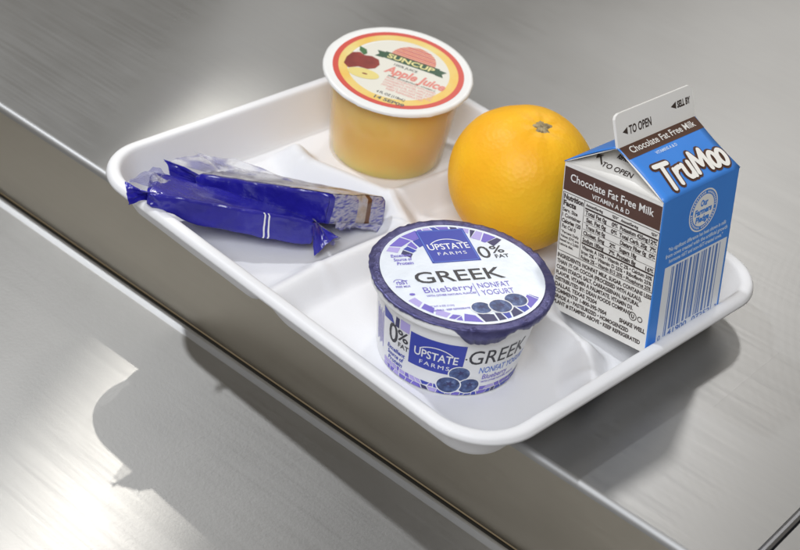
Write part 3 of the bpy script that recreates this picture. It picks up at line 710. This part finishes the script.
SX, SY = 30.6, 62.0
mb = MB(); mb.add(ring(SX, SY, 9.7, 10.4, n=60, z=0.03)); mb.add(disc(SX, SY, 7.7, 7.7, 48, 0.03)); 
for k in range(44):
    if k % 11 in (10,): continue
    a0 = k / 44 * 360; mb.add(ring(SX, SY, 8.2, 9.1, a0, a0 + 4.6, 2, 0.03))
pr_right('pledge_seal', mb, C_WHT)
mb = MB()
for i, s_ in enumerate(('Our', 'Farmers', 'Pledge')): mb.add(text(s_, SX, SY + 2.4 - 3.9 * i, 2.9, (5.5, 12.4, 10)[i], 'CENTER', 0.05, z=0.08))
pr_right('lettering', mb, C_BLUE)
# print on the roof panel
rdir = Vector((xr, 0, hr_)); RLN = rdir.length; rdir.normalize(); rn = Vector((hr_, 0, w_ / 2)).normalized()
def roofm(p):
    u = p.y / RLN; v = p.x / w_
    q = Vector((0, p.x, h_)) + rdir * p.y + rn * (0.36 + p.z) + Vector((0.5, 0, 0.87)) * 0.25 * math.sin(math.pi * max(0, min(1, u))) * (0.5 + 0.5 * math.sin(math.pi * max(0, min(1, v))))
    return q
def pr_roof(name, mb, m, sl=None):
    mb.warp(roofm); mb.build(name, m, rf)
mb = MB()
mb.grid(lambda u, v: Vector((0.9 + (w_ - 1.6) * v, 24.6 + (RLN - 24.8) * u, 0)), 4, 10); pr_roof('brown_band', mb, C_BRN)
mb = MB(); mb.add(text('Chocolate Fat Free Milk', w_ / 2 + 0.6, 26.9, 3.4, 46, 'CENTER', 0.012, z=0.06)); pr_roof('lettering', mb, C_WHT)
mb = MB(); mb.add(text('VITAMINS A & D', 24.5, 21.8, 1.5, 15, 'CENTER', 0.03, z=0.02)); pr_roof('lettering', mb, C_PALE)
def stroke(mb, pts, wd, z0):
    z = z0
    for p, q in zip(pts, pts[1:]):
        d = Vector((q[0] - p[0], q[1] - p[1], 0)); L_ = d.length or 1e-6; d /= L_; nn = Vector((-d.y, d.x, 0)) * wd / 2
        P, Q = Vector((*p, z)), Vector((*q, z)); mb.poly([P - nn, Q - nn, Q + nn, P + nn]); z += 0.002
    for p in pts:
        mb.add(disc(p[0], p[1], wd / 2, wd / 2, 10, z)); z += 0.002
    return z
def ell(cx, cy, rx_, ry_): return [(cx + rx_ * math.cos(2 * math.pi * k / 16), cy + ry_ * math.sin(2 * math.pi * k / 16)) for k in range(17)]
LOGO = [[(8.6, 16.6), (17.0, 16.2)], [(12.8, 16.2), (12.4, 3.6)],
        [(18.2, 4.6), (18.4, 12.0)], [(18.4, 10.0), (20.0, 11.9), (22.4, 12.2)],
        [(24.2, 12.4), (24.2, 7.2), (25.4, 5.4), (27.2, 5.4), (28.6, 7.2), (28.6, 12.6)], [(28.6, 8.0), (28.6, 5.2)],
        [(31.2, 5.6), (32.2, 16.0), (35.8, 8.4), (39.4, 15.8), (40.4, 5.2)],
        ell(44.4, 8.6, 2.2, 3.9), ell(50.0, 8.0, 2.3, 4.0)]
def logo(wd, z):
    mb = MB()
    for pts in LOGO: z = stroke(mb, [(x + 0.13 * (y - 4) - 1.0, y) for x, y in pts], wd, z)
    return mb
pr_roof('logo_outline', logo(4.5, 0.03), C_BRN)
pr_roof('logo_lettering', logo(2.35, 0.42), mat('logo_cream_white', (0.82, 0.80, 0.76), 0.4))
# print on the fin and on the gable fold
def finm(p): return fin_pt(p.x, p.y / FH) + fn_n * (0.76 + p.z)
mb = MB()
mb.poly([(4.2, 6.2, 0), (7.6, 4.6, 0), (7.6, 7.8, 0)]); mb.add(text('TO OPEN', 8.6, 4.4, 3.6, 15.6, 'LEFT', 0.03)); mb.poly([(38.6, 8.4, 0), (42.4, 6.8, 0), (42.4, 10.0, 0)]); mb.add(text('SELL BY', 43.2, 7.0, 2.8, 9.6, 'LEFT', 0.05))
mb.warp(finm); mb.build('lettering', C_TXT, fin)
gx = Vector((1, 0, 0)); A_ = Vector((xr, 0, h_)); gy = (AP - A_); GL = gy.length; gy.normalize(); gn = gx.cross(gy).normalized()
def gm(p):
    u = p.y / GL; s = 0.9 * math.sin(math.pi * max(0, min(1, u)))
    return A_ + gx * (p.x) + gy * p.y + gn * (0.5 + p.z) + Vector((0, -s, s)) * max(0, math.cos(math.pi * p.x / (w_ * (1.02 - u)))) * 0.98
mb = MB()
mb.add(text('TO OPEN', -1.5, 4.6, 2.4, 17, 'CENTER', 0.02)); mb.add(text('REFRIGERATED', 2.0, 11.0, 2.2, 15, 'CENTER', 0.05)); mb.poly([(-15.6, 9.6, 0), (-12.0, 9.9, 0), (-14.6, 7.0, 0)]); mb.poly([(-13.9, 8.9, 0), (-10.2, 5.0, 0), (-9.6, 5.5, 0), (-13.3, 9.4, 0)])
mb.warp(gm); mb.build('lettering', C_TXT, g1)

# ------------------------------------------------------------------ cracker packs
BLUE_F = mat('blue_wrapper_film', (0.014, 0.011, 0.27), 0.26, 0.0)
tint(BLUE_F, [(0.3, (0.011, 0.009, 0.22)), (0.75, (0.022, 0.018, 0.36))], scale=45)
BLUE_F.node_tree.nodes['Principled BSDF'].inputs['Coat Weight'].default_value = 0.4; BLUE_F.node_tree.nodes['Principled BSDF'].inputs['Coat Roughness'].default_value = 0.12
bump(BLUE_F, noise_tex(BLUE_F, coords(BLUE_F), 130, 3, 0.55), 0.35, 0.0022)
TAN = mat('tan_print_film', (0.50, 0.36, 0.22), 0.3)
tint(TAN, [(0.34, (0.25, 0.17, 0.10)), (0.46, (0.42, 0.35, 0.30)), (0.6, (0.44, 0.43, 0.50)), (0.72, (0.62, 0.60, 0.60))], scale=90)
bump(TAN, noise_tex(TAN, coords(TAN), 150, 4, 0.6), 0.6, 0.003)
PRT = mat('pale_print_film', (0.4, 0.4, 0.6), 0.24)
tint(PRT, [(0.38, (0.09, 0.09, 0.34)), (0.46, (0.25, 0.25, 0.40)), (0.56, (0.40, 0.39, 0.46)), (0.66, (0.22, 0.22, 0.42))], vec=coords(PRT, (1.0, 0.5, 1.9)), scale=520)
bump(PRT, noise_tex(PRT, coords(PRT), 160, 4, 0.6), 0.35, 0.0012)
SIL = mat('silver_print_film', (0.6, 0.6, 0.62), 0.28, 0.5)
tint(SIL, [(0.35, (0.28, 0.27, 0.34)), (0.5, (0.44, 0.43, 0.48)), (0.68, (0.66, 0.66, 0.70))], scale=120); bump(SIL, noise_tex(SIL, coords(SIL), 150, 4, 0.6), 0.7, 0.003)
CLR = bpy.data.materials.new('clear_crinkled_film'); CLR.use_nodes = True
n = CLR.node_tree.nodes; l = CLR.node_tree.links; pr = n['Principled BSDF']
pr.inputs['Base Color'].default_value = (0.80, 0.80, 0.84, 1); pr.inputs['Roughness'].default_value = 0.2; pr.inputs['Alpha'].default_value = 0.30
_c = ramp(CLR, noise_tex(CLR, coords(CLR), 70, 3), [(0.42, (0.05, 0.05, 0.34)), (0.52, (0.66, 0.66, 0.72)), (0.7, (0.80, 0.80, 0.84))]); l.new(_c, pr.inputs['Base Color'])
bump(CLR, noise_tex(CLR, coords(CLR), 170, 4, 0.6), 0.9, 0.004)

def crease(p, f, seed):
    q = p * f + Vector((seed, seed * 0.7, 0)); return 1 - 2 * abs(noise.noise(q))
def pack(name, label, top, thick, down, seed, taper=0.55):
    """top: NL, NR, FR, FL corners (mm, world); body is a soft film-wrapped slab hanging 'thick' below"""
    NL, NR_, FR, FL_ = [Vector(p) for p in top]
    org = (NL + NR_ + FR + FL_) / 4; org.z = min(p.z for p in (NL, NR_, FR, FL_)) - thick
    t = thing(name, label, 'snack pack', org * MM, None, 'blue wrapped snack packs on the tray')
    dn = Vector(down)
    def tri(a, b, c):
        p = NL.lerp(NR_, a).lerp(FL_.lerp(FR, a), b)
        return p + dn * (1 - c) * (taper + (1 - taper) * smooth01(a / 0.35))
    def shape(a, b, c):
        x, y, z = a * 2 - 1, b * 2 - 1, c * 2 - 1
        q = 16.0; m_ = (abs(x) ** q + abs(y) ** q + abs(z) ** q) ** (1 / q); mxv = max(abs(x), abs(y), abs(z)) or 1
        k = mxv / m_ if m_ else 1
        x, y, z = x * k, y * k, z * k
        p = tri((x + 1) / 2, (y + 1) / 2, (z + 1) / 2)
        endw = 0.25 + 1.0 * max(smooth01((0.16 - a) / 0.16), 0.6 * smooth01((a - 0.88) / 0.12))
        nz = noise.noise_vector(p * 0.10 + Vector((seed, 0, 0))) * 0.8 + noise.noise_vector(p * 0.35 + Vector((0, seed, 0))) * 0.55 * endw
        cz = crease(p, 0.16, seed) * 0.95 * endw + crease(p, 0.33, seed + 4) * 0.35 * endw
        return p + nz + Vector((0.4, -0.6, 0.5)) * cz - org
    def face(fn, nu, nv, nm, m_):
        mb = MB(); mb.grid(fn, nu, nv); return mb.build(nm, m_, t, True)
    mb = MB()
    mb.grid(lambda u, v: shape(v, 0, u), 14, 72); mb.grid(lambda u, v: shape(v, 1, u), 8, 30); mb.grid(lambda u, v: shape(v, u, 0), 16, 30)
    mb.grid(lambda u, v: shape(0, v, u), 8, 16)
    mb.grid(lambda u, v: shape(v, u * 0.10, 1), 2, 40)
    bd = mb.build('wrapper', BLUE_F, t, True)
    return t, shape, face, org

# upper pack, propped on the lower one with its serrated end towards the carton side
NLu, NRu, FRu, FLu = Vector((132.5, 11.0, 22.5)), Vector((196.3, 40.0, 33.0)), Vector((204.3, 76.3, 20.0)), Vector((137.0, 44.0, 15.0))
up, shp, face, orgU = pack('snack_pack', 'blue wrapped snack pack lying on top with its serrated end showing', (NLu, NRu, FRu, FLu), 17, (1.4, -1.4, -16.6), 3.0, 0.92)
face(lambda u, v: shp(0.68 * v, 0.10 + 0.90 * u, 1) + Vector((0, 0, 0.15)), 14, 26, 'clear_top', SIL)
face(lambda u, v: shp(0.68 + 0.32 * v, 0.04 + 0.96 * u, 1) + Vector((0, 0, 0.22)), 14, 14, 'clear_top', TAN)
# serrated end: strips of print seen through the film
cols = [(0.0, 0.06, BLUE_F), (0.06, 0.46, PRT), (0.46, 0.62, TAN), (0.62, 0.70, mat('brown_print_film', (0.13, 0.06, 0.03), 0.3)), (0.70, 0.93, PRT), (0.93, 1.0, BLUE_F)]
for a, b_, m_ in cols:
    face(lambda u, v: shp(1, a + (b_ - a) * v, u) + Vector((0.2, 0.0, 0)), 8, max(3, int(22 * (b_ - a))), 'end_panel', m_)
mb = MB(); NT = 46
for k in range(NT):
    def ep(v, drop):
        p = shp(1, v, 0.0); return p + Vector((1.2 + 1.2 * math.sin(v * 9), -1.0, -drop)) + Vector((0.5, -0.3, 0)) * math.sin(v * 31)
    v0 = 0.14 + 0.80 * k / NT; v1 = 0.14 + 0.80 * (k + 1) / NT; vm = (v0 + v1) / 2
    mb.poly([shp(1, v0, 0.12) + Vector((0.4, -0.3, 0)), shp(1, v1, 0.12) + Vector((0.4, -0.3, 0)), ep(v1, 0.6), ep(vm, 1.7), ep(v0, 0.6)])
mb.build('serrated_seal', PRT, up)
def end_fin(t, base, tip0, tip1, org, nm, m_, seed, n=10, mm=18):
    """film gathered from the body end (base(v)) out to a crumpled edge tip0..tip1"""
    def fn(u, v):
        p = base(v).lerp(Vector(tip0).lerp(Vector(tip1), v) - org, u)
        am = 1.5 * math.sin(math.pi * min(1, u * 1.2)) + 1.2 * u
        p = p + noise.noise_vector(Vector((u * 1.6 + seed, v * 3.2, seed))) * am * (1.5 if m_ is CLR else 0.75) + noise.noise_vector(Vector((u * 3, v * 9 + seed, 2))) * am * 0.35
        return p
    mb = MB(); mb.grid(fn, n, mm); o = mb.build(nm, m_, t, False)
    s_ = o.modifiers.new('film', 'SOLIDIFY'); s_.thickness = 0.12 * MM
    return o
end_fin(up, lambda v: shp(0, 0.0 + 0.35 * math.sin(math.pi * v * 0.5) , 1 - v), (120.5, 3.5, 27.5), (130.5, 2.0, 15.5), orgU, 'crimped_end', BLUE_F, 4.3)
end_fin(up, lambda v: shp(0.0 + 0.1 * v, 0.25 + 0.75 * v, 0.95), (118.5, 4.0, 24.0), (119, 30, 20), orgU, 'clear_film', CLR, 8.1)
end_fin(up, lambda v: shp(0.02 + 0.5 * v, 0.55, 1.0), (120.0, 24.0, 23.0), (142.0, 42.0, 21.0), orgU, 'clear_film', CLR, 2.7)
# lower pack, bridging the tray rim
NLl, NRl = Vector((143.0, -27.5, 32.0)), Vector((198.7, 29.5, 22.0))
lo, shl, facel, orgL = pack('snack_pack', 'blue wrapped snack pack underneath with a white stripe resting over the tray rim', (NLl, NRl, Vector((181, 46, 11)), Vector((123, -7, 26))), 12, (1.4, -1.4, -13.0), 9.0)
facel(lambda u, v: shl(v, 0.08 + 0.92 * u, 1) + Vector((0, 0, 0.05)), 12, 30, 'wrapper', BLUE_F)
WSTR = mat('white_stripe_print', (0.75, 0.75, 0.78), 0.3)
for a in (0.690, 0.716):
    facel(lambda u, v: shl(a + 0.009 * v - 0.012 * u, 0, 0.02 + 0.98 * u) + Vector((0.12, -0.16, 0.02)), 10, 2, 'stripe', WSTR)
end_fin(lo, lambda v: shl(0, 0.0 + 0.3 * math.sin(math.pi * v * 0.5), 1 - v), (131.0, -31.0, 33.0), (139.0, -36.5, 27.0), orgL, 'crimped_end', BLUE_F, 6.6)
end_fin(lo, lambda v: shl(0.0 + 0.15 * v, 0.2 + 0.6 * v, 1.0), (131.0, -30.0, 32.0), (122.5, -6.0, 27.0), orgL, 'clear_film', CLR, 5.2)
end_fin(lo, lambda v: shl(1.0, 0.0 + 0.5 * v, 1 - v * 0.2), (202.8, 25.2, 6.8), (206.5, 36.0, 15.0), orgL, 'crimped_end', BLUE_F, 1.2)
end_fin(lo, lambda v: shl(1.0, 0.3 + 0.6 * v, 1 - v * 0.4), (207.0, 31.0, 12.0), (202.0, 44.0, 9.0), orgL, 'clear_film', CLR, 3.9)
